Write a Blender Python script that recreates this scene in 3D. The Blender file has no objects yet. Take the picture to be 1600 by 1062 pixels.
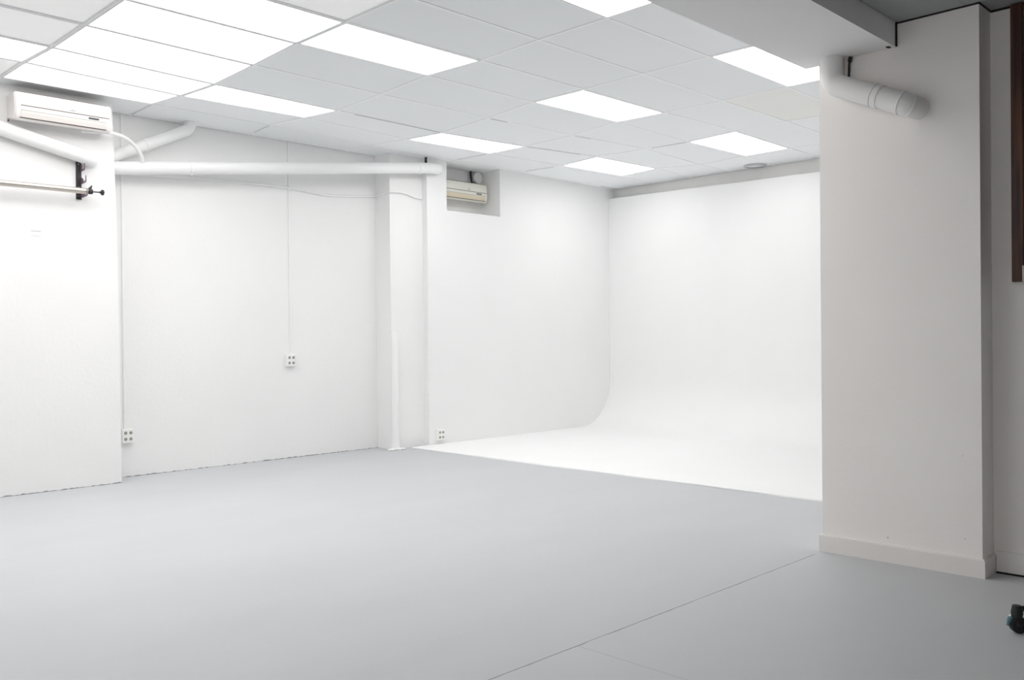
import bpy, bmesh, math, random
from mathutils import Vector, Matrix
random.seed(7)
S = bpy.context.scene
COL = S.collection

# ------------------------------------------------------------------ camera
cd = bpy.data.cameras.new('camera'); cam = bpy.data.objects.new('camera', cd); COL.objects.link(cam)
Rr = ((0.70445698, -0.7096863, -0.00925796), (0.00996809, -0.00314979, 0.99994536), (0.70967668, 0.70451077, -0.00485532))
m = Matrix.Identity(4)
for i in range(3):
    m[i][0] = Rr[0][i]; m[i][1] = Rr[1][i]; m[i][2] = -Rr[2][i]
m.translation = (0, 0, 1.2675)
cam.matrix_world = m
cd.sensor_fit = 'HORIZONTAL'; cd.sensor_width = 36.0; cd.lens = 36.0 * 1402.38 / 1600; cd.clip_start = 0.05
S.camera = cam

# ------------------------------------------------------------------ world, exposure
w = bpy.data.worlds.new('world'); S.world = w; w.use_nodes = True
w.node_tree.nodes['Background'].inputs[0].default_value = (0.75, 0.85, 1.0, 1)
w.node_tree.nodes['Background'].inputs[1].default_value = 0.02
S.view_settings.view_transform = 'Standard'; S.view_settings.look = 'None'
S.view_settings.gamma = 1.0; S.view_settings.use_curve_mapping = False
S.view_settings.exposure = 0.0
try:
    S.cycles.max_bounces = 16; S.cycles.diffuse_bounces = 12; S.cycles.glossy_bounces = 6
except Exception:
    pass
PANEL = 6.5      # luminance of a lit ceiling panel
ARRAY = 4.4      # the panels of the luminous row
DIM = 0.2
SOFT = 2.2     # last two panels of the luminous row       # softly back-lit diffusers

# ------------------------------------------------------------------ materials
def mat(name, color, rough=0.6, metal=0.0, noise=0.0, nscale=4.0, bump=0.0, bscale=60.0, spec=0.5):
    mm = bpy.data.materials.new(name); mm.use_nodes = True
    nt = mm.node_tree; b = nt.nodes['Principled BSDF']
    b.inputs['Base Color'].default_value = (*color, 1); b.inputs['Roughness'].default_value = rough
    b.inputs['Metallic'].default_value = metal; b.inputs['Specular IOR Level'].default_value = spec
    tc = nt.nodes.new('ShaderNodeTexCoord')
    if noise:
        n = nt.nodes.new('ShaderNodeTexNoise'); n.inputs['Scale'].default_value = nscale; n.inputs['Detail'].default_value = 6
        nt.links.new(tc.outputs['Object'], n.inputs['Vector'])
        r = nt.nodes.new('ShaderNodeValToRGB')
        r.color_ramp.elements[0].position = 0.3; r.color_ramp.elements[1].position = 0.7
        r.color_ramp.elements[0].color = (*[c * (1 - noise) for c in color], 1)
        r.color_ramp.elements[1].color = (*[min(1, c * (1 + noise * .5)) for c in color], 1)
        nt.links.new(n.outputs['Fac'], r.inputs['Fac']); nt.links.new(r.outputs['Color'], b.inputs['Base Color'])
    if bump:
        n2 = nt.nodes.new('ShaderNodeTexNoise'); n2.inputs['Scale'].default_value = bscale; n2.inputs['Detail'].default_value = 4
        nt.links.new(tc.outputs['Object'], n2.inputs['Vector'])
        bp = nt.nodes.new('ShaderNodeBump'); bp.inputs['Strength'].default_value = bump; bp.inputs['Distance'].default_value = 0.01
        nt.links.new(n2.outputs['Fac'], bp.inputs['Height']); nt.links.new(bp.outputs['Normal'], b.inputs['Normal'])
    return mm

def emit(name, color, strength):
    mm = bpy.data.materials.new(name); mm.use_nodes = True
    b = mm.node_tree.nodes['Principled BSDF']
    b.inputs['Base Color'].default_value = (0.8, 0.8, 0.8, 1)
    b.inputs['Emission Color'].default_value = (*color, 1); b.inputs['Emission Strength'].default_value = strength
    return mm

M = {}
M['wall'] = mat('white_wall_paint', (0.835, 0.832, 0.83), 0.75, noise=0.015, nscale=1.5, bump=0.12, bscale=30, spec=0.25)
M['cyc'] = mat('matt_white_cyclorama_paint', (0.835, 0.835, 0.835), 0.8, noise=0.01, nscale=2, spec=0.2)
M['pillar'] = mat('warm_white_pillar_paint', (0.90, 0.87, 0.85), 0.75, noise=0.02, nscale=2.0, bump=0.12, bscale=25, spec=0.25)
M['base'] = mat('cream_baseboard_paint', (0.82, 0.79, 0.77), 0.5, spec=0.4)
M['strip'] = mat('unpainted_greyish_plaster', (0.80, 0.79, 0.78), 0.85, noise=0.04, nscale=3)
M['tile'] = mat('pale_ceiling_tile', (0.875, 0.895, 0.905), 0.9, noise=0.012, nscale=0.8, bump=0.05, bscale=150, spec=0.2)
M['tile_beige'] = mat('beige_ceiling_tile', (0.885, 0.885, 0.86), 0.9, noise=0.01, nscale=2, spec=0.2)
M['tee'] = mat('white_enamelled_grid', (0.93, 0.935, 0.93), 0.5, spec=0.4)
M['beam'] = mat('grey_white_beam_paint', (0.88, 0.875, 0.875), 0.8, noise=0.015, nscale=2, bump=0.05)
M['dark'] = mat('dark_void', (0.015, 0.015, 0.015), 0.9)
M['pvc'] = mat('white_painted_pipe', (0.85, 0.85, 0.85), 0.4, spec=0.45)
M['pvc_pillar'] = mat('greyish_white_painted_pipe', (0.82, 0.81, 0.805), 0.45, spec=0.4)
M['seam'] = mat('shadowy_pipe_seam', (0.42, 0.42, 0.42), 0.7)
M['cable'] = mat('white_cable_sheath', (0.83, 0.83, 0.83), 0.5)
M['ac'] = mat('white_appliance_plastic', (0.78, 0.75, 0.735), 0.35)
M['ac_old'] = mat('ivory_appliance_plastic', (0.74, 0.73, 0.66), 0.4)
M['ac_flap'] = mat('pale_flap_plastic', (0.69, 0.655, 0.625), 0.4)
M['ac_flap_old'] = mat('yellowed_flap_plastic', (0.67, 0.59, 0.45), 0.4)
M['grille'] = mat('dusty_dark_grille', (0.05, 0.04, 0.038), 0.8)
M['groove'] = mat('dark_brown_groove', (0.10, 0.075, 0.065), 0.7)
M['display'] = mat('dark_display_window', (0.05, 0.055, 0.07), 0.25)
M['emblem'] = mat('grey_emblem', (0.45, 0.45, 0.45), 0.4)
M['black'] = mat('black_powder_coat', (0.02, 0.017, 0.02), 0.45)
M['hook'] = mat('dull_purple_grey_steel', (0.20, 0.15, 0.19), 0.4, metal=0.3)
M['alu'] = mat('brushed_aluminium_tube', (0.62, 0.57, 0.52), 0.28, metal=0.85)
M['chrome'] = mat('chrome', (0.75, 0.8, 0.82), 0.12, metal=1.0)
M['rubber'] = mat('black_rubber', (0.012, 0.012, 0.014), 0.55)
M['teal'] = mat('dull_teal_plastic', (0.07, 0.17, 0.19), 0.4)  # lens colour fringe painted as the brake pedal's own colour
M['outlet'] = mat('white_socket_plastic', (0.85, 0.85, 0.83), 0.4)
M['outlet_hole'] = mat('shaded_socket_well', (0.30, 0.30, 0.28), 0.6)
M['card'] = mat('white_card', (0.88, 0.88, 0.88), 0.6)
M['card_line'] = mat('grey_print', (0.58, 0.57, 0.58), 0.6)
M['vent'] = mat('grey_vent_metal', (0.52, 0.52, 0.53), 0.5)
M['joint'] = mat('open_ceiling_joint', (0.22, 0.22, 0.22), 0.9)
M['panel'] = emit('lit_panel', (1.0, 0.992, 0.982), PANEL)
M['array'] = emit('lit_panel_row', (1.0, 0.98, 0.96), ARRAY)
M['soft'] = emit('lit_panel_dimmer', (1.0, 0.98, 0.965), SOFT)
M['frame_grey'] = mat('grey_light_frame', (0.74, 0.745, 0.75), 0.5)
M['dim'] = emit('softly_lit_diffuser', (1.0, 0.985, 0.98), DIM)
M['grey_rail'] = mat('grey_painted_rail', (0.22, 0.24, 0.25), 0.4, metal=0.2)

def wood_mat():
    mm = bpy.data.materials.new('dark_varnished_wood'); mm.use_nodes = True; nt = mm.node_tree
    b = nt.nodes['Principled BSDF']; b.inputs['Roughness'].default_value = 0.35
    tc = nt.nodes.new('ShaderNodeTexCoord'); mp = nt.nodes.new('ShaderNodeMapping'); mp.inputs['Scale'].default_value = (14, 14, 0.8)
    n = nt.nodes.new('ShaderNodeTexNoise'); n.inputs['Scale'].default_value = 3; n.inputs['Detail'].default_value = 8
    r = nt.nodes.new('ShaderNodeValToRGB')
    r.color_ramp.elements[0].color = (0.030, 0.010, 0.007, 1); r.color_ramp.elements[1].color = (0.15, 0.05, 0.022, 1)
    r.color_ramp.elements[0].position = .35; r.color_ramp.elements[1].position = .75
    nt.links.new(tc.outputs['Object'], mp.inputs['Vector']); nt.links.new(mp.outputs[0], n.inputs['Vector'])
    nt.links.new(n.outputs['Fac'], r.inputs['Fac']); nt.links.new(r.outputs['Color'], b.inputs['Base Color'])
    return mm
M['wood'] = wood_mat()

def floor_mat():
    mm = bpy.data.materials.new('grey_painted_concrete'); mm.use_nodes = True; nt = mm.node_tree
    b = nt.nodes['Principled BSDF']
    N = nt.nodes.new; Lk = nt.links.new
    tc = N('ShaderNodeTexCoord')
    n1 = N('ShaderNodeTexNoise'); n1.inputs['Scale'].default_value = 1.1; n1.inputs['Detail'].default_value = 7; n1.inputs['Roughness'].default_value = .6
    mp = N('ShaderNodeMapping'); mp.inputs['Scale'].default_value = (0.6, 1.6, 1)
    Lk(tc.outputs['Object'], mp.inputs['Vector']); Lk(mp.outputs[0], n1.inputs['Vector'])
    r = N('ShaderNodeValToRGB'); e = r.color_ramp.elements
    e[0].position = .3; e[1].position = .72
    e[0].color = (0.485, 0.495, 0.507, 1); e[1].color = (0.52, 0.530, 0.542, 1)
    Lk(n1.outputs['Fac'], r.inputs['Fac'])
    # tiny specks and scuffs
    v = N('ShaderNodeTexVoronoi'); v.inputs['Scale'].default_value = 1.6; Lk(tc.outputs['Object'], v.inputs['Vector'])
    sp = N('ShaderNodeMath'); sp.operation = 'LESS_THAN'; sp.inputs[1].default_value = 0.012; Lk(v.outputs['Distance'], sp.inputs[0])
    # hairline joints: y = 2.395 along x, and x = 2.78 for y < 2.39
    sep = N('ShaderNodeSeparateXYZ'); Lk(tc.outputs['Object'], sep.inputs[0])
    wob = N('ShaderNodeTexNoise'); wob.inputs['Scale'].default_value = 9; wob.inputs['Detail'].default_value = 3; Lk(tc.outputs['Object'], wob.inputs['Vector'])
    def mth(op, a, bb):
        q = N('ShaderNodeMath'); q.operation = op
        for i, s_ in enumerate((a, bb)):
            if isinstance(s_, (int, float)): q.inputs[i].default_value = s_
            elif s_ is not None: Lk(s_, q.inputs[i])
        return q.outputs[0]
    wv = mth('MULTIPLY', mth('SUBTRACT', wob.outputs['Fac'], 0.5), 0.012)
    d1 = mth('ABSOLUTE', mth('SUBTRACT', mth('ADD', sep.outputs['Y'], wv), 2.395), None)
    wid = mth('MULTIPLY', wob.outputs['Fac'], 0.0052)
    j1 = mth('LESS_THAN', d1, wid)
    j1 = mth('MULTIPLY', j1, mth('LESS_THAN', sep.outputs['X'], 4.86))
    d2 = mth('ABSOLUTE', mth('SUBTRACT', mth('ADD', sep.outputs['X'], wv), 2.775), None)
    j2 = mth('MULTIPLY', mth('MULTIPLY', mth('LESS_THAN', d2, 0.0018), mth('LESS_THAN', sep.outputs['Y'], 2.39)), 0.5)
    jm = mth('ADD', j1, j2)
    jm = mth('MAXIMUM', jm, mth('MULTIPLY', sp.outputs[0], 0.35))
    mx = N('ShaderNodeMix'); mx.data_type = 'RGBA'
    Lk(jm, mx.inputs['Factor']); Lk(r.outputs['Color'], mx.inputs['A']); mx.inputs['B'].default_value = (0.16, 0.165, 0.17, 1)
    Lk(mx.outputs['Result'], b.inputs['Base Color'])
    rr = N('ShaderNodeMapRange'); rr.inputs['To Min'].default_value = 0.42; rr.inputs['To Max'].default_value = 0.56
    Lk(n1.outputs['Fac'], rr.inputs['Value']); Lk(rr.outputs[0], b.inputs['Roughness'])
    b.inputs['Specular IOR Level'].default_value = 0.22
    bp = N('ShaderNodeBump'); bp.inputs['Strength'].default_value = 0.06; bp.inputs['Distance'].default_value = 0.01
    n3 = N('ShaderNodeTexNoise'); n3.inputs['Scale'].default_value = 14; n3.inputs['Detail'].default_value = 5
    Lk(tc.outputs['Object'], n3.inputs['Vector']); Lk(n3.outputs['Fac'], bp.inputs['Height']); Lk(bp.outputs[0], b.inputs['Normal'])
    return mm
M['floor'] = floor_mat()

# ------------------------------------------------------------------ helpers
def obj(name, bm, m_, parent=None, smooth=False, mats=None):
    me = bpy.data.meshes.new(name); bm.normal_update()
    bm.to_mesh(me); bm.free()
    for q in (mats or [m_]): me.materials.append(M[q] if isinstance(q, str) else q)
    if smooth:
        for p in me.polygons: p.use_smooth = True
        try: me.set_sharp_from_angle(angle=math.radians(38))
        except Exception: pass
    o = bpy.data.objects.new(name, me); COL.objects.link(o)
    if parent: o.parent = parent
    return o
def struct(name, bm, m_, **k):
    o = obj(name, bm, m_, **k); o['kind'] = 'structure'; return o
def tag(o, label, cat, group=None):
    o['label'] = label; o['category'] = cat
    if group: o['group'] = group
    return o
def thing(name, label, cat, loc=(0, 0, 0), rz=0, group=None):
    o = bpy.data.objects.new(name, None); COL.objects.link(o); o.location = loc; o.rotation_euler = (0, 0, rz)
    o.empty_display_size = 0.1
    return tag(o, label, cat, group)
def dup(root, loc, label):
    r = root.copy(); COL.objects.link(r); r.location = loc; r['label'] = label
    for ch in list(root.children):
        c = ch.copy(); COL.objects.link(c); c.parent = r
        for g in list(ch.children):
            e = g.copy(); COL.objects.link(e); e.parent = c
    return r
def box(bm, x0, x1, y0, y1, z0, z1, bev=0.0):
    b2 = bmesh.new()
    v = [b2.verts.new((x, y, z)) for x in (x0, x1) for y in (y0, y1) for z in (z0, z1)]
    for f in ((0, 1, 3, 2), (4, 6, 7, 5), (0, 4, 5, 1), (2, 3, 7, 6), (0, 2, 6, 4), (1, 5, 7, 3)):
        b2.faces.new([v[i] for i in f])
    if bev: bmesh.ops.bevel(b2, geom=list(b2.edges), offset=bev, segments=2, affect='EDGES', profile=0.5)
    merge(bm, b2); return bm
def merge(bm, b2):
    bmesh.ops.recalc_face_normals(b2, faces=b2.faces)
    t = bpy.data.meshes.new('t'); b2.to_mesh(t); b2.free(); bm.from_mesh(t); bpy.data.meshes.remove(t)
def prism(bm, pts, z0, z1):
    b2 = bmesh.new()
    lo = [b2.verts.new((x, y, z0)) for x, y in pts]; hi = [b2.verts.new((x, y, z1)) for x, y in pts]
    b2.faces.new(lo); b2.faces.new(hi[::-1]); n = len(pts)
    for i in range(n): b2.faces.new([lo[i], lo[(i + 1) % n], hi[(i + 1) % n], hi[i]])
    merge(bm, b2); return bm
def profile_x(bm, prof, x0, x1):
    """closed (y,z) profile swept along x"""
    b2 = bmesh.new()
    a = [b2.verts.new((x0, y, z)) for y, z in prof]; c = [b2.verts.new((x1, y, z)) for y, z in prof]
    b2.faces.new(a); b2.faces.new(c[::-1]); n = len(prof)
    for i in range(n): b2.faces.new([a[i], a[(i + 1) % n], c[(i + 1) % n], c[i]])
    merge(bm, b2); return bm
def rounded(pts, rad, seg=8):
    """replace the inner corners of a polyline by arcs"""
    P = [Vector(p) for p in pts]; out = [P[0]]
    for i in range(1, len(P) - 1):
        a = (P[i - 1] - P[i]); b = (P[i + 1] - P[i]); la, lb = a.length, b.length; a.normalize(); b.normalize()
        ang = a.angle(b); t = min(rad / math.tan(ang / 2), la * .49, lb * .49)
        p0 = P[i] + a * t; p1 = P[i] + b * t
        for k in range(seg + 1):
            u = k / seg; out.append(p0 * (1 - u) ** 2 + P[i] * 2 * u * (1 - u) + p1 * u * u)
    out.append(P[-1]); return out
def tube(bm, pts, r, seg=24, caps=True):
    P = [Vector(p) for p in pts]; b2 = bmesh.new(); n = len(P)
    T = []
    for i in range(n):
        t = (P[min(i + 1, n - 1)] - P[max(i - 1, 0)]).normalized(); T.append(t)
    up = Vector((0, 0, 1)) if abs(T[0].z) < 0.9 else Vector((1, 0, 0))
    nrm = (up - T[0] * up.dot(T[0])).normalized(); rings = []
    for i in range(n):
        nrm = (nrm - T[i] * nrm.dot(T[i])).normalized(); bn = T[i].cross(nrm)
        rr = r[i] if isinstance(r, (list, tuple)) else r
        rings.append([b2.verts.new(P[i] + (nrm * math.cos(2 * math.pi * k / seg) + bn * math.sin(2 * math.pi * k / seg)) * rr) for k in range(seg)])
    for i in range(n - 1):
        for k in range(seg):
            b2.faces.new([rings[i][k], rings[i][(k + 1) % seg], rings[i + 1][(k + 1) % seg], rings[i + 1][k]])
    if caps: b2.faces.new(rings[0][::-1]); b2.faces.new(rings[-1])
    merge(bm, b2); return bm
def catmull(pts, n=8):
    P = [Vector(p) for p in pts]; P = [P[0] * 2 - P[1]] + P + [P[-1] * 2 - P[-2]]; out = []
    for i in range(1, len(P) - 2):
        for k in range(n):
            t = k / n
            out.append(0.5 * ((2 * P[i]) + (-P[i - 1] + P[i + 1]) * t + (2 * P[i - 1] - 5 * P[i] + 4 * P[i + 1] - P[i + 2]) * t * t + (-P[i - 1] + 3 * P[i] - 3 * P[i + 1] + P[i + 2]) * t ** 3))
    out.append(P[-2]); return out
def along(a, b, t): return Vector(a).lerp(Vector(b), t)

# ------------------------------------------------------------------ the room
XW, YW1, YW2, YL = 10.14, 8.336, 7.983, 8.038     # back wall, far left wall, wall with the niche, near left wall
XP = 4.964                                         # pillar front
LEFT, NEAR = -2.6, -2.6
struct('floor', box(bmesh.new(), LEFT, XW + .1, NEAR, 8.5, -0.12, 0.0), 'floor')
# far left wall (also the back of the niche)
struct('wall_far_left', box(bmesh.new(), 3.0, 8.1, YW1, YW1 + .12, 0, 3.6), 'wall')
# near left wall, 30 cm proud of the far one
bm = bmesh.new(); lv = [(0, 3.188), (1.5, 3.178), (2.45, 3.163), (3.05, 3.147), (3.6, 3.13)]
rws = [[bm.verts.new(p) for p in ((LEFT, YL, z), (x, YL, z), (x, YW1 + .12, z), (LEFT, YW1 + .12, z))] for z, x in lv]
for a, b in zip(rws, rws[1:]):
    for i in range(4): bm.faces.new([a[i], a[(i + 1) % 4], b[(i + 1) % 4], b[i]])
bm.faces.new(rws[0][::-1]); bm.faces.new(rws[-1]); bmesh.ops.recalc_face_normals(bm, faces=bm.faces)
struct('wall_left', bm, 'wall')
# plastered ledge under the near wall: slightly ragged paint line
def ragged(name, p0, p1, nrm, h, t, m_, n=90, seed=1):
    rnd = random.Random(seed); p0 = Vector(p0); p1 = Vector(p1); nrm = Vector(nrm); bm = bmesh.new(); prev = None
    for i in range(n + 1):
        p = p0.lerp(p1, i / n); hh = h * (0.25 + 1.1 * rnd.random() ** 2); tt = t * (0.6 + 0.8 * rnd.random())
        cur = [bm.verts.new(p), bm.verts.new(p + nrm * tt), bm.verts.new(p + nrm * tt * .8 + Vector((0, 0, hh))), bm.verts.new(p + Vector((0, 0, hh * 1.3)))]
        if prev:
            for k in range(3): bm.faces.new([prev[k], prev[k + 1], cur[k + 1], cur[k]])
        prev = cur
    bmesh.ops.recalc_face_normals(bm, faces=bm.faces)
    return struct(name, bm, m_)
M['grime'] = mat('grey_grime_line', (0.30, 0.30, 0.31), 0.9, noise=.4, nscale=8)
ragged('trim_1', (LEFT, YL, .0), (3.188, YL, .0), (0, -1, 0), 0.007, 0.006, 'grime', n=260, seed=3)
ragged('trim_2', (3.172, YW1, .0), (6.2, YW1, .0), (0, -1, 0), 0.006, 0.006, 'grime', n=130, seed=4)
# pilaster in the corner
struct('wall_pilaster', box(bmesh.new(), 6.2, 6.69, 8.07, YW1 + .05, 0, 3.6), 'wall')
# wall with the niche (lower piece + post left of the niche + rest)
bm = bmesh.new()
NX0, NX1, NZ = 6.972, 7.852, 2.75
prism(bm, [(6.671, YW2), (NX0, YW2), (NX0, YW1 + .05), (6.671, YW1 + .05)], 0, 3.6)
box(bm, NX0, NX1, YW2, YW1 + .05, 0, NZ)
box(bm, NX1, XW + .1, YW2, YW1 + .05, 0, 3.6)
struct('wall_back_left', bm, 'cyc')
# original back wall, seen as a grey strip above the cyclorama
struct('wall_back', box(bmesh.new(), XW, XW + .12, 1.4, YW1, 0, 3.6), 'strip')
# side wall of the cyclorama bay, behind the pillar
bm = bmesh.new()      # outer wall behind and left of the camera, with an added glowing window as fill light
box(bm, LEFT - .1, LEFT, NEAR, -1.2, 0, 3.6); box(bm, LEFT - .1, LEFT, 1.0, YW1, 0, 3.6)
box(bm, LEFT - .1, LEFT, -1.2, 1.0, 0, .7); box(bm, LEFT - .1, LEFT, -1.2, 1.0, 2.4, 3.6)
struct('wall_outer_left', bm, 'wall')
fill_win = bpy.data.objects.new('window_2', None); COL.objects.link(fill_win); fill_win.location = (LEFT, -.1, .7); fill_win['kind'] = 'structure'
b = bmesh.new()
box(b, -.08, .02, -1.1, -1.04, 0, 1.7); box(b, -.08, .02, 1.04, 1.1, 0, 1.7); box(b, -.08, .02, -1.04, 1.04, 0, .06); box(b, -.08, .02, -1.04, 1.04, 1.64, 1.7); box(b, -.07, .01, -.03, .03, .06, 1.64)
obj('window_frame', b, 'tee', fill_win)
M['daylight'] = emit('frosted_daylight_pane', (1.0, 0.96, 0.93), 3.0)  # glowing surface added out of view to brighten pillar and recess wall
obj('pane', box(bmesh.new(), -.05, -.04, -1.04, 1.04, .06, 1.64), 'daylight', fill_win)

struct('wall_bay_side', box(bmesh.new(), 5.4, XW, 1.40, 1.53, 0, 3.6), 'wall')

# cyclorama: floor slab, cove and back wall in one skin
bm = bmesh.new()
prof = [(6.406, 0.0), (6.406, 0.010), (6.412, 0.013)]
for k in range(8): prof.append((6.412 + (9.38 - 6.412) * (k + 1) / 8, 0.013))
for k in range(1, 17):
    a = math.pi / 2 * k / 16; prof.append((9.38 + 0.62 * math.sin(a), 0.013 + 0.62 * (1 - math.cos(a))))
prof += [(10.0, 1.3), (10.0, 2.0), (10.0, 2.7), (10.0, None), (10.09, None), (10.09, 0.0)]
ys = [1.56 + (YW2 - .001 - 1.56) * i / 24 for i in range(25)]; rows = []
rnd = random.Random(5)
for y in ys:
    top = 3.187 - 0.0123 * (7.9 - y)
    rows.append([bm.verts.new((x + (rnd.uniform(-.003, .003) if i < 3 else 0), y, top if z is None else z)) for i, (x, z) in enumerate(prof)])
for a, b in zip(rows, rows[1:]):
    for k in range(len(prof) - 1): bm.faces.new([a[k], a[k + 1], b[k + 1], b[k]])
bmesh.ops.recalc_face_normals(bm, faces=bm.faces)
o = tag(obj('cyclorama', bm, 'cyc', smooth=True), 'white infinity cove sweeping from raised white floor up to the back wall', 'backdrop')

# pillar, right recess wall, beam
struct('wall_pillar', box(bmesh.new(), XP, 5.40, 1.536, 2.398, 0, 3.6), 'pillar')
struct('wall_right', box(bmesh.new(), 5.14, 5.40, NEAR, 1.536, 0, 3.6), 'pillar')
def base_prof(bm, pts, h=0.098, t=0.016):
    """baseboard along a polyline of (x,y), outward offset polyline given"""
    for (a, b, c, d_) in pts: prism(bm, [a, b, c, d_], 0, h - .006)
    return bm
bm = bmesh.new()
t = .016
prism(bm, [(XP - t, 2.398 + t), (XP - t, 1.536 - t), (5.14, 1.536 - t), (5.14, 1.536), (XP, 1.536), (XP, 2.398), (5.40, 2.398), (5.40, 2.398 + t)], 0, .092)
prism(bm, [(XP - t * .6, 2.398 + t * .6), (XP - t * .6, 1.536 - t * .6), (5.14, 1.536 - t * .6), (5.14, 1.536), (XP, 1.536), (XP, 2.398), (5.40, 2.398), (5.40, 2.398 + t * .6)], .092, .098)
struct('baseboard_pillar', bm, 'base')
struct('baseboard_right', box(bmesh.new(), 5.122, 5.14, NEAR, 1.518, 0.008, .115, .002), 'pillar')
ZB = 2.82
bm = bmesh.new()  # dark strips painting in the shadow gap at pillar top and beam end
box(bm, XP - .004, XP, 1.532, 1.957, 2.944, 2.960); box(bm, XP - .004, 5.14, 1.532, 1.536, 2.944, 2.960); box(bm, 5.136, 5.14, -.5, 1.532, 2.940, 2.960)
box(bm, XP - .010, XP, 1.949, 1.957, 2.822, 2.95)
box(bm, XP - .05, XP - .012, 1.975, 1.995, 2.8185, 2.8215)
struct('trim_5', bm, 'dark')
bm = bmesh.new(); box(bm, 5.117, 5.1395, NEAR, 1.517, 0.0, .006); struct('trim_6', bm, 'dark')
bm = prism(bmesh.new(), [(LEFT, 1.957), (4.958, 1.957), (4.958, 2.41), (4.990, 2.41), (4.990, 2.492), (LEFT, 2.492)], ZB, 3.34)
struct('ceiling_beam', bm, 'beam')
# lower ceiling over the near side, shadow gap at pillar is the painted strips
bm = bmesh.new(); ZL = 2.952
xs = [LEFT, -2.7, -1.5, -.3, .9, 2.1, 3.3, 4.5, 4.960]
def slab(bm, x0, x1, y0, y1, z): box(bm, x0, x1, y0, y1, z, z + .015)
ysl = [NEAR, -2.0, -1.4, -.8, -.2, .4, 1.0, 1.6, 1.95]
for i in range(len(xs) - 1):
    for j in range(len(ysl) - 1): slab(bm, xs[i] + .0015, xs[i + 1] - .0015, ysl[j] + .0015, ysl[j + 1] - .0015, ZL)
for (a, b, c, dd) in ((4.963, 5.136, NEAR, 1.531),): slab(bm, a, b, c, dd, ZL)
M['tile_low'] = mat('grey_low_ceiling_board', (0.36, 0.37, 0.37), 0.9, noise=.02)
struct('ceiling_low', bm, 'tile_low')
struct('ceiling_void', box(bmesh.new(), LEFT, 5.13, NEAR, 1.955, ZL + .06, ZL + .08), 'dark')

# ------------------------------------------------------------------ the suspended ceiling (slightly sagging grid)
ND = {(-1,1):(2.215,5.487,3.326),(-1,2):(2.211,6.097,3.319),(-1,3):(2.205,6.704,3.313),(-1,4):(2.204,7.289,3.339),(-1,5):(2.210,7.884,3.350),(0,0):(3.412,4.891,3.321),(0,1):(3.418,5.486,3.324),(0,2):(3.428,6.096,3.307),(0,3):(3.428,6.710,3.289),(0,4):(3.423,7.299,3.311),(0,5):(3.428,7.876,3.350),(1,-2):(4.611,3.679,3.329),(1,-1):(4.609,4.283,3.330),(1,0):(4.620,4.882,3.322),(1,1):(4.604,5.488,3.334),(1,2):(4.610,6.107,3.307),(1,3):(4.603,6.728,3.284),(1,4):(4.622,7.290,3.324),(1,5):(4.597,7.891,3.352),(2,-2):(5.814,3.670,3.333),(2,-1):(5.810,4.279,3.333),(2,0):(5.807,4.887,3.331),(2,1):(5.813,5.479,3.337),(2,2):(5.842,6.077,3.305),(2,3):(5.816,6.725,3.273),(2,4):(5.835,7.293,3.301),(3,-2):(7.010,3.672,3.336),(3,-1):(7.005,4.288,3.334),(3,0):(6.996,4.898,3.338),(3,1):(7.006,5.474,3.353),(3,2):(7.037,6.065,3.322),(3,3):(7.001,6.718,3.306),(3,4):(7.018,7.295,3.318),(4,-1):(8.190,4.303,3.348),(4,0):(8.208,4.869,3.350),(4,1):(8.220,5.469,3.335),(4,2):(8.241,6.034,3.348),(4,3):(8.192,6.699,3.353),(4,4):(8.219,7.284,3.333),(4,5):(8.197,7.903,3.344),(5,0):(9.399,4.895,3.345),(5,1):(9.414,5.469,3.345),(5,3):(9.384,6.705,3.365),(5,4):(9.408,7.285,3.351),(5,5):(9.379,7.931,3.336)}
ND[(0, -1)] = (3.416, 4.285, 3.325); ND[(-1, 0)] = (2.212, 4.885, 3.322)
KX = list(range(-5, 7)); JY = list(range(-4, 7))
def node(k, j):
    if (k, j) in ND: x, y, z = ND[(k, j)]
    else:
        x, y, z = 3.4127 + 1.2 * k, 4.885 + .6024 * j, 3.330
        if j in (2, 3, 4) and k < 0: z = 3.318
    if k == 6: x = XW + .0
    if k == -5: x = LEFT
    if j == 6: y = YW1
    if j == -4: y = 2.476
    return Vector((x, y, z))
def bil(c, u, v): return (c[0] * (1 - u) + c[1] * u) * (1 - v) + (c[3] * (1 - u) + c[2] * u) * v
def cell(k, j): return [node(k, j), node(k + 1, j), node(k + 1, j + 1), node(k, j + 1)]
INS = 0.011
def insetq(c, ins, dz=0.0):
    L_ = (c[1] - c[0]).length; W_ = (c[3] - c[0]).length; a = ins / L_; b = ins / W_
    q = [bil(c, a, b), bil(c, 1 - a, b), bil(c, 1 - a, 1 - b), bil(c, a, 1 - b)]
    return [p + Vector((0, 0, dz)) for p in q]
def panel_bm(bm, q, th, mi=0, sub=4, bow=0.0):
    b2 = bmesh.new(); g = []
    for a in range(sub + 1):
        g.append([b2.verts.new(bil(q, a / sub, b / sub) - Vector((0, 0, bow * math.sin(math.pi * a / sub) * math.sin(math.pi * b / sub)))) for b in range(sub + 1)])
    for a in range(sub):
        for b in range(sub): b2.faces.new([g[a][b], g[a][b + 1], g[a + 1][b + 1], g[a + 1][b]])
    ret = bmesh.ops.extrude_face_region(b2, geom=list(b2.faces))
    bmesh.ops.translate(b2, verts=[v for v in ret['geom'] if isinstance(v, bmesh.types.BMVert)], vec=(0, 0, th))
    for f in b2.faces: f.material_index = mi
    merge(bm, b2)
LIGHTS = {}
LIGHTS[(2, -3)] = ('panel', 'bright ceiling light panel partly hidden by the beam, above the pillar pipe')
LIGHTS[(0, -3)] = ('panel', 'bright ceiling light panel cut by the top of the picture beside the beam')
LIGHTS[(0, 0)] = ('panel', 'long bright ceiling light panel touching the corner of the luminous row')
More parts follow.
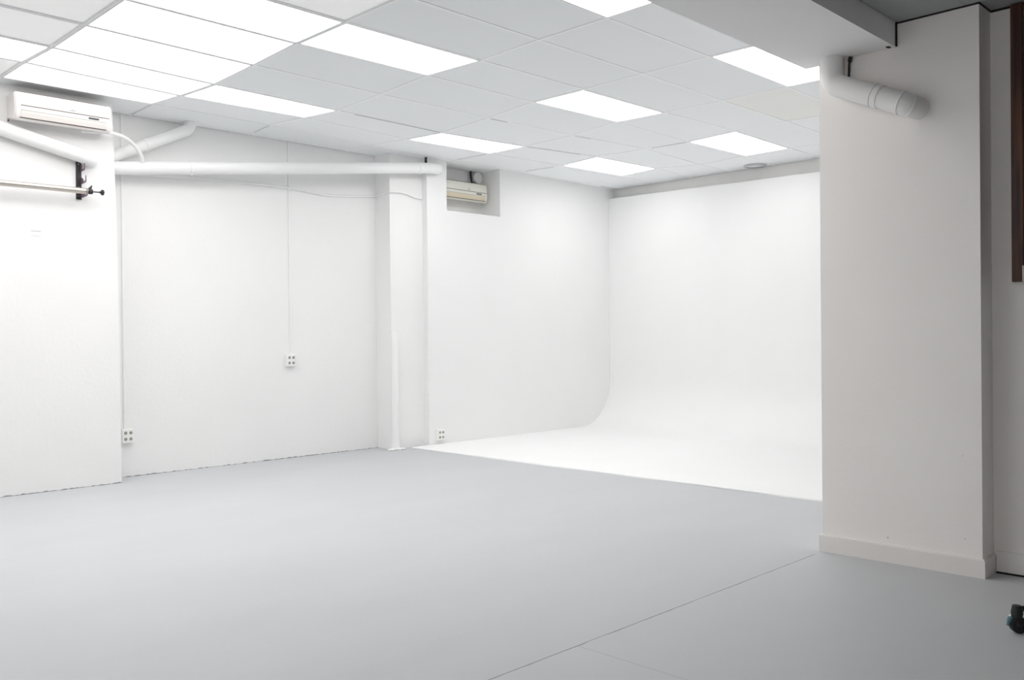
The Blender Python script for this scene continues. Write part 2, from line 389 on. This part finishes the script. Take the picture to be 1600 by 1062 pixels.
LIGHTS[(0, 3)] = ('panel', 'slim bright ceiling light panel closest to the far left wall and the pipe elbow')
LIGHTS[(2, 0)] = ('panel', 'bright ceiling light panel in the very middle of the tiled ceiling')
LIGHTS[(2, 3)] = ('panel', 'bright ceiling light panel just in front of the pilaster and the wall niche')
LIGHTS[(4, 0)] = ('panel', 'bright ceiling light panel nearest the round ceiling vent')
LIGHTS[(4, 3)] = ('panel', 'small bright ceiling light panel nearest the far corner of the cove')
LIGHTS[(-2, 3)] = ('panel', 'bright ceiling light panel cut by the left edge, above the near air conditioner')
LIGHTS[(-1, 0)] = ('array', 'lit panel of the luminous row farthest from the wall, at the top edge')
LIGHTS[(-1, 1)] = ('array', 'second lit panel from the top edge in the luminous row')
LIGHTS[(-1, 2)] = ('array', 'middle lit panel of the five in the luminous row')
LIGHTS[(-1, 3)] = ('soft', 'lit panel of the luminous row level with the slim panel beside it')
LIGHTS[(-1, 4)] = ('soft', 'lit panel of the luminous row directly above the near air conditioner')
LIGHTS[(-1, -1)] = ('dim', 'faintly glowing pinkish-white diffuser beyond the luminous row, cut by the top edge')
LIGHTS[(-2, 1)] = ('dim', 'softly glowing diffuser at the top left corner of the picture')
LIGHTS[(-2, 2)] = ('dim', 'softly glowing diffuser between the top left corner and the edge panel')
LIGHTS[(-2, 4)] = ('dim', 'softly glowing diffuser sliver left of the near air conditioner')
# unseen lamps: first those on the pattern, then a row added for light
LIGHTS[(-2, 0)] = ('panel', 'hidden'); LIGHTS[(-2, -3)] = ('panel', 'hidden')
for j_ in (0, 1, 2, 3):
    LIGHTS[(-3, j_)] = ('array', 'hidden')  # added off-view row that brightens the pillar and left floor

bm = bmesh.new(); rnd = random.Random(2)
for k in KX[:-1]:
    for j in JY[:-1]:
        if (k, j) in LIGHTS: continue
        c = cell(k, j)
        if k < 3 - 1 and j == 5 and k < 0 and k <= 0:
            c = [p.copy() for p in c]
            c[2].y = c[3].y = YW1
            if k == -1: pass
        q = insetq(c, INS + rnd.uniform(-.0015, .0025), 0.003 + rnd.uniform(0, .002))
        panel_bm(bm, q, .012, 1 if (k, j) == (3, -2) else 0)
struct('ceiling', bm, None, mats=['tile', 'tile_beige'])
# grid of tees following the same nodes
bm = bmesh.new()
def tee(a, b, w=.022, h=.006):
    d_ = (b - a).normalized(); n = Vector((-d_.y, d_.x, 0)).normalized() * (w / 2); b2 = bmesh.new()
    vs = [b2.verts.new(p) for p in (a - n, a + n, b + n, b - n)] + [b2.verts.new(p + Vector((0, 0, h))) for p in (a - n, a + n, b + n, b - n)]
    for f in ((0, 1, 2, 3), (7, 6, 5, 4), (0, 4, 5, 1), (1, 5, 6, 2), (2, 6, 7, 3), (3, 7, 4, 0)): b2.faces.new([vs[i] for i in f])
    merge(bm, b2)
for k in KX[:-1]:
    for j in JY[1:-1]: tee(node(k, j), node(k + 1, j))
for k in KX[1:-1]:
    for j in JY[:-1]:
        b = node(k, j + 1)
        if j == 5: b.y = YW1 if k >= 0 else YL
        tee(node(k, j), b)
struct('trim_3', bm, 'tee')
# open joints where tiles have sagged
bm = bmesh.new()
def crack(a, b, u0, u1, w=.007):
    p, q = a.lerp(b, u0), a.lerp(b, u1); p.z -= .0012; q.z -= .0012; tee(p, q, w, .002)
crack(node(1, 3), node(2, 3), .15, .98); crack(node(3, 3), node(4, 3), .02, .75); crack(node(3, 2), node(4, 2), .02, .22, .005)
crack(node(4, 1), node(4, 2), .02, .85, .008); crack(node(4, 4), node(4, 5), .2, .95, .008); crack(node(2, 2), node(3, 2), .01, .2)
crack(node(3, 4), node(3, 5), .1, .9, .006); crack(node(5, 5), node(6, 5), .5, .98, .008); crack(node(0, 5), node(0, 6), .05, .9, .005)
crack(node(1, 5), node(1, 6), .02, .7, .005); crack(node(2, 3), node(2, 4), .0, .01, .003)
struct('trim_7', bm, 'joint')
# light-tight deck above the grid
struct('trim_4', box(bmesh.new(), LEFT, XW + .1, 2.5, 8.45, 3.62, 3.68), 'dark')

for (k, j), (kind, lab) in LIGHTS.items():
    c = cell(k, j); ctr = sum(c, Vector()) / 4
    if lab == 'hidden': lab = 'lit ceiling panel of the rows left of the picture'
    t_ = thing('ceiling_light', lab, 'ceiling light', ctr, group='ceiling light panels set in the tile grid')
    loc = lambda q: [p - ctr for p in q]
    # thin frame
    fb = bmesh.new(); o_ = loc(insetq(c, .003, -.001)); i_ = loc(insetq(c, .019, -.001))
    for a in range(4):
        b = (a + 1) % 4; vs = [fb.verts.new(p) for p in (o_[a], o_[b], i_[b], i_[a])]; up_ = [fb.verts.new(v.co + Vector((0, 0, .02))) for v in vs]
        fb.faces.new(vs); fb.faces.new(up_[::-1])
        for x_ in range(4): fb.faces.new([vs[x_], up_[x_], up_[(x_ + 1) % 4], vs[(x_ + 1) % 4]])
    bmesh.ops.recalc_face_normals(fb, faces=fb.faces)
    obj('frame', fb, 'frame_grey', t_)
    db = bmesh.new(); panel_bm(db, loc(insetq(c, .016, .006)), .008)
    obj('diffuser', db, kind, t_)

# round vent near the back wall
t_ = thing('ceiling_vent', 'round grey vent ring in the ceiling beside the back wall', 'vent', (9.985, 5.66, 3.338))
def ring(bm, r0, r1, z0, z1, seg=40, cx=0, cy=0):
    b2 = bmesh.new(); L_ = []
    for k in range(seg):
        a = 2 * math.pi * k / seg; c_, s_ = math.cos(a), math.sin(a)
        L_.append([b2.verts.new((cx + r * c_, cy + r * s_, z)) for r, z in ((r0, z0), (r1, z1), (r1, z1 + .01), (r0, z0 + .01))])
    for k in range(seg):
        n_ = (k + 1) % seg
        for x_ in range(4): b2.faces.new([L_[k][x_], L_[k][(x_ + 1) % 4], L_[n_][(x_ + 1) % 4], L_[n_][x_]])
    merge(bm, b2)
b = bmesh.new(); ring(b, .105, .14, -.022, -.012); obj('ring', b, 'vent', t_, smooth=True)
b = bmesh.new(); ring(b, .0005, .104, -.012, -.008); obj('cone', b, 'tile', t_, smooth=True)

# ------------------------------------------------------------------ pipes
def pipe_thing(name, label, pts, r, m_='pvc', cat='pipe', bend=.12, seg=28):
    b = bmesh.new(); tube(b, rounded(pts, bend), r, seg)
    return tag(obj(name, b, m_, smooth=True), label, cat)
def clamp(parent, p, axis, r, m_='pvc', nub=True, w=.012):
    b = bmesh.new(); a = Vector(axis).normalized(); p = Vector(p)
    tube(b, [p - a * w, p + a * w], r + .004, 28)
    if nub: 
        dn = Vector((0, -.35, -1)).normalized()
        tube(b, [p + dn * r, p + dn * (r + .016)], [.008, .006], 10)
    return obj('clamp', b, m_, parent, smooth=True)
p0 = Vector((3.10, 8.205, 2.79)); p1 = Vector((6.62, 7.895, 3.188)); ax = p1 - p0
pl = pipe_thing('drain_pipe', 'long white pipe running across the far left wall to the niche wall', [p0, p1, Vector((6.80, 7.925, 3.205)), Vector((6.84, 8.05, 3.205))], .060, bend=.07)
clamp(pl, along(p0, p1, (3.90 - 3.10) / 3.52), ax, .060)
clamp(pl, along(p0, p1, .965), ax, .060, nub=False, w=.02)
pu = pipe_thing('drain_pipe', 'short white pipe rising beside the far left wall and elbowing into the ceiling', [(3.05, 8.235, 2.83), (3.93, 8.235, 3.262), (3.965, 8.235, 3.36)], .054, bend=.09)
pu_ax = Vector((.88, 0, .432)); clamp(pu, (3.52, 8.235, 3.061), pu_ax, .054)
pf = pipe_thing('drain_pipe', 'white pipe sloping down the near left wall under the air conditioner', [(.4, 7.965, 3.395 - .02), (2.82, 7.965, 2.835), (2.93, 7.985, 2.81), (2.965, 8.09, 2.80)], .058, bend=.06)
# hose from the air conditioner down onto the long pipe
hp = catmull([(2.84, 7.93, 3.036), (2.93, 7.905, 3.036), (3.036, 7.90, 3.045), (3.204, 7.98, 3.047), (3.349, 8.06, 2.995), (3.42, 8.10, 2.92), (3.445, 8.14, 2.865)], 8)
tag(obj('drain_hose', tube(bmesh.new(), hp, .0165, 14), 'pvc', smooth=True), 'thin white hose arching from the near air conditioner to the long pipe', 'hose')
# black hanger between long pipe and ceiling
t_ = thing('pipe_hanger', 'small dark hanger between the long pipe and the ceiling by the niche wall', 'hanger', (6.672, 7.99, 3.25))
obj('strap', box(bmesh.new(), -.016, .004, -.012, .012, .0, .085, .002), 'black', t_)
obj('bolt', tube(bmesh.new(), [(.045, 0, .0), (.045, 0, .085)], .007, 10), 'hook', t_)
# capped stand-pipe against the pilaster
b = bmesh.new(); tube(b, [(6.225, 8.045, 0.0), (6.225, 8.045, .05), (6.225, 8.045, .16), (6.225, 8.045, 1.27), (6.225, 8.05, 1.31), (6.225, 8.06, 1.33)], [.06, .052, .044, .040, .030, .006], 24)
tag(obj('stand_pipe', b, 'wall', smooth=True), 'white painted capped stand-pipe against the corner pilaster', 'pipe')
b = bmesh.new(); rnd = random.Random(11)
for i in range(16):
    x = rnd.uniform(6.10, 6.38); y = 8.00 + rnd.uniform(-.03, .02) ; r_ = rnd.uniform(.008, .024)
    b2 = bmesh.new(); bmesh.ops.create_icosphere(b2, subdivisions=2, radius=r_)
    for v in b2.verts: v.co = Vector((v.co.x * 1.5, v.co.y, v.co.z * .7)) * (1 + rnd.uniform(-.15, .15)) + Vector((x, y, r_ * .45))
    merge(b, b2)
o = tag(obj('plaster_lumps', b, 'wall', smooth=True), 'crumbled white plaster lumps at the foot of the corner pilaster', 'plaster'); o['kind'] = 'stuff'

# pipe on the pillar
t_ = thing('pillar_pipe', 'grey-white pipe dropping from the beam and angling across the pillar face', 'pipe', (4.892, 2.29, 2.60))
T0 = Vector((4.892, 2.29, 2.60)); r_ = .061
def L3(x, y, z): return Vector((x, y, z)) - T0
A = L3(4.892, 2.288, 2.82); B = L3(4.892, 2.288, 2.672); C1 = L3(4.892, 2.03, 2.553); D = L3(4.892, 1.85, 2.469)
b = bmesh.new(); tube(b, rounded([A, B, C1], .075, 10), r_, 32); obj('elbow', b, 'pvc_pillar', t_, smooth=True)
dirn = (D - C1).normalized()
b = bmesh.new(); tube(b, [C1 - dirn * .015, C1 + dirn * .02], r_ + .003, 32); obj('coupling', b, 'pvc_pillar', t_, smooth=True)
b = bmesh.new(); end = rounded([C1, D, L3(5.03, 1.835, 2.462)], .10, 14); tube(b, end, r_ - .001, 32); obj('end_bend', b, 'pvc_pillar', t_, smooth=True)
for f in (2, 8):
    p = end[f]; tilt = (end[f + 1] - end[f - 1]).normalized() * .004
    b = bmesh.new(); tube(b, [p - tilt, p + tilt], r_ + .003, 32); obj('seam_ring', b, 'pvc', t_, smooth=True)
b = bmesh.new(); tube(b, [C1 - dirn * .018, C1 - dirn * .014], r_ + .0035, 32); obj('seam', b, 'seam', t_, smooth=True)
tag(obj('black_cable', tube(bmesh.new(), catmull([(4.950, 2.205, 2.819), (4.948, 2.212, 2.78), (4.950, 2.214, 2.74), (4.948, 2.216, 2.70)]), [.011] * 6 + [.0065] * 19, 10), 'black', smooth=True), 'short black cable between the pillar pipe and the pillar', 'cable')  # dark sliver shaped to paint in the dark gap beside the pipe

# ------------------------------------------------------------------ air conditioners
W_, H_ = .755, .232
def arc(cx, cz, r, a0, a1, n): return [(cx + r * math.cos(math.radians(a0 + (a1 - a0) * i / n)), cz + r * math.sin(math.radians(a0 + (a1 - a0) * i / n))) for i in range(n + 1)]
def ac_unit(label, loc, body, flap, x0=0):
    t_ = thing('air_conditioner', label, 'air conditioner', loc)
    prof = [(0, H_)] + arc(-.165, H_ - .03, .03, 90, 150, 5) + [(-.198, H_ * .72), (-.203, H_ * .5), (-.202, .070), (-.196, .030), (-.186, .010), (-.172, .002), (0, .036)]
    b2 = bmesh.new(); profile_x(b2, prof[::-1], 0, W_)
    ed = [e for e in b2.edges if abs(e.verts[0].co.x - e.verts[1].co.x) < 1e-6 and (e.verts[0].co.y < -.01 or e.verts[1].co.y < -.01)]
    bmesh.ops.bevel(b2, geom=ed, offset=.010, segments=3, affect='EDGES')
    obj('housing', b2, body, t_, smooth=True)
    b = bmesh.new(); box(b, .02, W_ - .02, -.172, -.006, H_ - .001, H_ + .0015)  # unseen dark top, added to stop light bouncing onto the ceiling strip
    for k in range(12): box(b, .02, W_ - .02, -.165 + k * .0135, -.161 + k * .0135, H_ + .001, H_ + .004)
    obj('intake_grille', b, 'grille', t_)
    # front seam
    obj('seam', box(bmesh.new(), .045, W_ - .02, -.2046, -.200, .118, .1235), 'groove', t_)
    # flap following the lower curve
    b = bmesh.new(); profile_x(b, [(-.2015, .082), (-.2055, .080), (-.2045, .060), (-.1990, .026), (-.194, .026), (-.199, .060)], .045, W_ - .045)
    obj('flap', b, flap, t_, smooth=False)
    b = bmesh.new(); profile_x(b, [(-.194, .0265), (-.1995, .0255), (-.1975, .0195), (-.190, .0195)], .038, W_ - .045); obj('outlet_gap', b, 'groove', t_)
    b = bmesh.new(); box(b, .045, W_ - .045, -.2050, -.2, .082, .085); obj('flap_line', b, 'emblem', t_)
    obj('display', box(bmesh.new(), W_ - .19, W_ - .105, -.2055, -.198, .093, .109, .002), 'display', t_)
    # small emblem
    b = bmesh.new()
    b2 = bmesh.new(); bmesh.ops.create_uvsphere(b2, u_segments=16, v_segments=8, radius=1)
    for v in b2.verts: v.co = Vector((v.co.x * .027 + .44, v.co.y * .0015 - .2030, v.co.z * .0045 + .142))
    merge(b, b2)
    b2 = bmesh.new(); tube(b2, [(.440, -.2025, .146), (.432, -.2018, .170)], [.002, .0009], 6); merge(b, b2)
    obj('emblem', b, 'emblem', t_)
    obj('side_port', tube(bmesh.new(), [(-.004, -.03, .02), (.004, -.03, .02)], .010, 12), 'groove', t_)
    return t_
ac_unit('white wall air conditioner on the near left wall under the luminous ceiling', (2.301, YL, 3.028), 'ac', 'ac_flap')
ac_unit('ivory wall air conditioner with yellowed flap inside the wall niche', (7.03, 8.386 - .0 - .05, 2.925), 'ac_old', 'ac_flap_old')
# things above the niche unit
t_ = thing('junction_box', 'round grey-white junction box above the air conditioner in the niche', 'junction box', (7.765, YW1, 3.262))
obj('body', tube(bmesh.new(), [(0, 0, 0), (0, -.05, 0), (0, -.056, 0)], [.072, .072, .060], 28), 'vent_light' if 'vent_light' in M else 'strip', t_, smooth=True)
obj('gland', tube(bmesh.new(), [(-.06, -.03, -.03), (-.09, -.03, -.06)], .010, 10), 'strip', t_, smooth=True)
tag(obj('niche_cable', tube(bmesh.new(), catmull([(7.655, 8.30, 3.36), (7.652, 8.30, 3.30), (7.66, 8.30, 3.24), (7.67, 8.28, 3.15)]), .014, 10), 'black', smooth=True), 'dark cable hanging from the ceiling behind the niche air conditioner', 'cable')

# ------------------------------------------------------------------ cables and sockets
tag(obj('cable_duct', box(bmesh.new(), 3.325, 3.349, YW1 - .014, YW1, .44, 3.36, .002), 'cable'), 'thin white upright cable duct beside the near wall edge', 'cable duct')
tag(obj('cable_duct', box(bmesh.new(), 5.063, 5.088, YW1 - .014, YW1, 1.09, 3.36, .002), 'cable'), 'thin white upright cable duct in the middle of the far left wall', 'cable duct')
cb = [(3.19, YW1 - .010, 2.80), (3.40, YW1 - .010, 2.79), (3.75, YW1 - .010, 2.807), (4.08, YW1 - .010, 2.829), (4.6, YW1 - .010, 2.838), (5.03, YW1 - .016, 2.842), (5.12, YW1 - .016, 2.842), (5.35, YW1 - .010, 2.825), (5.56, YW1 - .010, 2.815), (5.9, YW1 - .010, 2.842), (6.15, YW1 - .012, 2.868), (6.188, 8.29, 2.872), (6.186, 8.10, 2.885), (6.20, 8.058, 2.89), (6.30, 8.056, 2.90), (6.42, 8.058, 2.895), (6.55, 8.058, 2.865), (6.66, 8.058, 2.86)]
tag(obj('wall_cable', tube(bmesh.new(), catmull(cb, 5), .010, 10), 'cable', smooth=True), 'thin white cable drooping along the far left wall under the long pipe', 'cable')
def socket(loc, label):
    t_ = thing('power_socket', label, 'power socket', loc, group='white four-way power sockets on the walls')
    obj('box', box(bmesh.new(), -.05, .05, -.045, 0, -.064, .064, .005), 'outlet', t_)
    for sx in (-1, 1):
        for sz in (-1, 1):
            b = bmesh.new(); cx, cz = sx * .0235 , sz * .028
            b2 = bmesh.new(); L_ = []
            for k in range(24):
                a = 2 * math.pi * k / 24
                L_.append([b2.verts.new((cx + r * math.cos(a), y, cz + r * math.sin(a))) for r, y in ((.0200, -.0455), (.0205, -.0475), (.0175, -.0475), (.0150, -.0458))])
            for k in range(24):
                for x_ in range(3): b2.faces.new([L_[k][x_], L_[k][x_ + 1], L_[(k + 1) % 24][x_ + 1], L_[(k + 1) % 24][x_]])
            merge(b, b2); o = obj('outlet', b, 'outlet', t_, smooth=True)
            w_ = obj('well', tube(bmesh.new(), [(cx, -.0452, cz), (cx, -.0462, cz)], .0150, 24), 'outlet_hole', o)
            for dx in (-.0055, .0055):
                pass
    return t_
s0 = socket((3.350, YW1, .380), 'white four-way power socket low on the wall beside the near wall edge')
dup(s0, (5.060, YW1, 1.030), 'white four-way power socket at waist height in the middle of the far left wall')
dup(s0, (6.820, YW2, .122), 'white four-way power socket near the floor beside the cove')

bm = bmesh.new()
for y, z, q in ((2.02, .135, .0035), (1.62, .19, .0022), (1.63, .62, .002)): tube(bm, [(XP + .001, y, z), (XP - .0012, y, z)], q, 10)
struct('trim_8', bm, 'grime')
# ------------------------------------------------------------------ wall card
t_ = thing('wall_card', 'small white card with a grey line stuck on the near left wall', 'card', (2.508, YL, 2.172))
obj('card', box(bmesh.new(), -.039, .039, -.003, 0, -.040, .038), 'card', t_)
obj('printed_line', box(bmesh.new(), -.038, .038, -.0036, -.0025, -.008, .003), 'card_line', t_)

# ------------------------------------------------------------------ background bracket and pole
t_ = thing('background_bracket', 'black three-hook background bracket screwed to the near left wall', 'bracket', (2.850, YL, 2.465))
obj('back_plate', box(bmesh.new(), -.022, .022, -.010, 0, 0, .322, .002), 'black', t_)
def hook(z, reach):
    # J-shaped plate in the y-z plane, projecting from the wall
    out = [(-.008, z), (-.008, z + .062), (-.030, z + .058), (-.040 , z + .034)]
    out += [(-.055 - .018 * math.cos(math.radians(a)), z + .036 - .020 * math.sin(math.radians(a))) for a in (20, 60, 100, 140)]
    out = [(-.008, z + .005), (-.008, z + .064), (-.034, z + .060)]
    cx = -reach + .034; cz = z + .046
    out += [(cx + .0258 * math.cos(math.radians(a)), cz + .0258 * math.sin(math.radians(a))) for a in (0, -30, -60, -90, -120, -150, -180)]
    out += [(-reach + .008, z + .070), (-reach - .004, z + .068), (-reach - .006, z + .020), (-reach + .006, z + .010)]
    b = bmesh.new(); profile_x(b, out, .014, .019); return b
for z, rch in ((.232, .10), (.125, .125), (.007, .155)): obj('hook', hook(z, rch), 'hook', t_)
for z in (.30, .10, .03):
    obj('screw', tube(bmesh.new(), [(-.004, -.009, z), (-.004, -.013, z)], [.006, .004], 12), 'chrome', t_, smooth=True)
t_ = thing('background_pole', 'long silver pole lying in the lowest hook of the black bracket', 'pole', (2.86, 7.917, 2.5185 + .0065))
obj('tube', tube(bmesh.new(), [(-2.4, 0, -.012), (-.005, 0, 0)], .025, 24), 'alu', t_, smooth=True)
obj('collar', tube(bmesh.new(), [(-.005, 0, 0), (.0, 0, 0), (.006, 0, 0), (.018, 0, 0)], [.026, .021, .026, .026], 24), 'alu', t_, smooth=True)
b = bmesh.new(); tube(b, [(.018, 0, 0), (.030, 0, 0), (.058, 0, 0), (.066, 0, 0)], [.015, .024, .022, .008], 20)
b2 = bmesh.new(); tube(b2, [(.036, 0, .015), (.056, 0, .052)], [.016, .004], 10); merge(b, b2)
obj('expander', b, 'black', t_, smooth=True)
obj('spindle', tube(bmesh.new(), [(.06, 0, 0), (.135, 0, .002)], .0055, 12), 'black', t_, smooth=True)
obj('knob', tube(bmesh.new(), [(.118, 0, .002), (.132, 0, .002), (.136, 0, .002), (.150, 0, .002), (.156, 0, .002)], [.008, .012, .024, .024, .014], 20), 'black', t_, smooth=True)

# ------------------------------------------------------------------ window on the right wall
t_ = bpy.data.objects.new('window_1', None); COL.objects.link(t_); t_.location = (5.14, 1.0, 1.52); t_['kind'] = 'structure'
obj('casing', box(bmesh.new(), -.035, 0, .375, .432, .0, 1.428, .004), 'wood', t_)
obj('sash', box(bmesh.new(), -.022, 0, .30, .368, .085, 1.42, .003), 'wood', t_)
obj('wood_panel', box(bmesh.new(), -.012, 0, -.60, .30, .085, 1.42, .003), 'wood', t_)
obj('casing', box(bmesh.new(), -.035, 0, -.66, -.60, .0, 1.428, .004), 'wood', t_)
obj('bottom_rail', box(bmesh.new(), -.040, -.002, -.60, .372, .010, .072, .006), 'grey_rail', t_)
obj('rail_cap', box(bmesh.new(), -.046, -.001, .372, .380, -.002, .082, .002), 'alu', t_)

# ------------------------------------------------------------------ rolling stand, only its castor inside the picture
t_ = thing('rolling_stand', 'black castor of a wheeled stand at the lower right edge', 'stand', (4.160, 1.155, 0))
dv = Vector((.70, -.71, 0)); ctr = dv * .50
legs = []
for k, a in enumerate((0, 120, 240)):
    rot = Matrix.Rotation(math.radians(a), 3, 'Z'); tip = ctr + rot @ (-dv * .49) if k else Vector((0, 0, 0))
    if k: tip = ctr + (rot @ (-dv)) * .49
    lp = Vector((tip.x, tip.y, .098)); hub = Vector((ctr.x, ctr.y, .15))
    obj('leg', tube(bmesh.new(), [lp, hub], .012, 14), 'black' , t_, smooth=True)
    sd = Vector((.55, .83, 0)) if k == 0 else rot @ Vector((.55, .83, 0))
    # castor: stem, fork, two wheels
    cst = obj('castor', tube(bmesh.new(), [tip + Vector((0, 0, .066)), tip + Vector((0, 0, .085)), tip + Vector((0, 0, .115))], [.021, .024, .018], 18), 'rubber', t_, smooth=True)
    ofs = Vector((-.006, -.004, 0))
    wheel = bmesh.new()
    wc = tip + Vector((0.004, -.004, .035))
    tube(wheel, [wc + dv * -.0, wc], .001, 6) if False else None
    axd = Vector((.75, .66, 0)).normalized()
    tube(wheel, [wc - axd * .016, wc - axd * .012, wc + axd * .012, wc + axd * .016], [.030, .035, .035, .030], 28)
    obj('wheel', wheel, 'rubber', cst, smooth=True)
    hb = bmesh.new(); tube(hb, [wc - axd * .020, wc - axd * .0165], [.010, .014], 18); tube(hb, [wc + axd * .0165, wc + axd * .020], [.014, .010], 18)
    obj('hub_cap', hb, 'rubber', cst, smooth=True)
    br = wc + Vector((-.70, .71, 0)) * .036
    obj('brake_pedal', tube(bmesh.new(), [wc + Vector((-.02, .02, .034)), br + Vector((0, 0, .022)), br + Vector((-.006, .006, -.004))], [.010, .011, .006], 12), 'teal', cst, smooth=True)
    obj('bolt', tube(bmesh.new(), [wc + Vector((-.022, .022, .030)) , wc + Vector((-.028, .024, .040))], [.007, .005], 10), 'chrome', cst, smooth=True)
obj('column', tube(bmesh.new(), [ctr + Vector((0, 0, .10)), ctr + Vector((0, 0, 1.1))], .016, 18), 'black', t_, smooth=True)
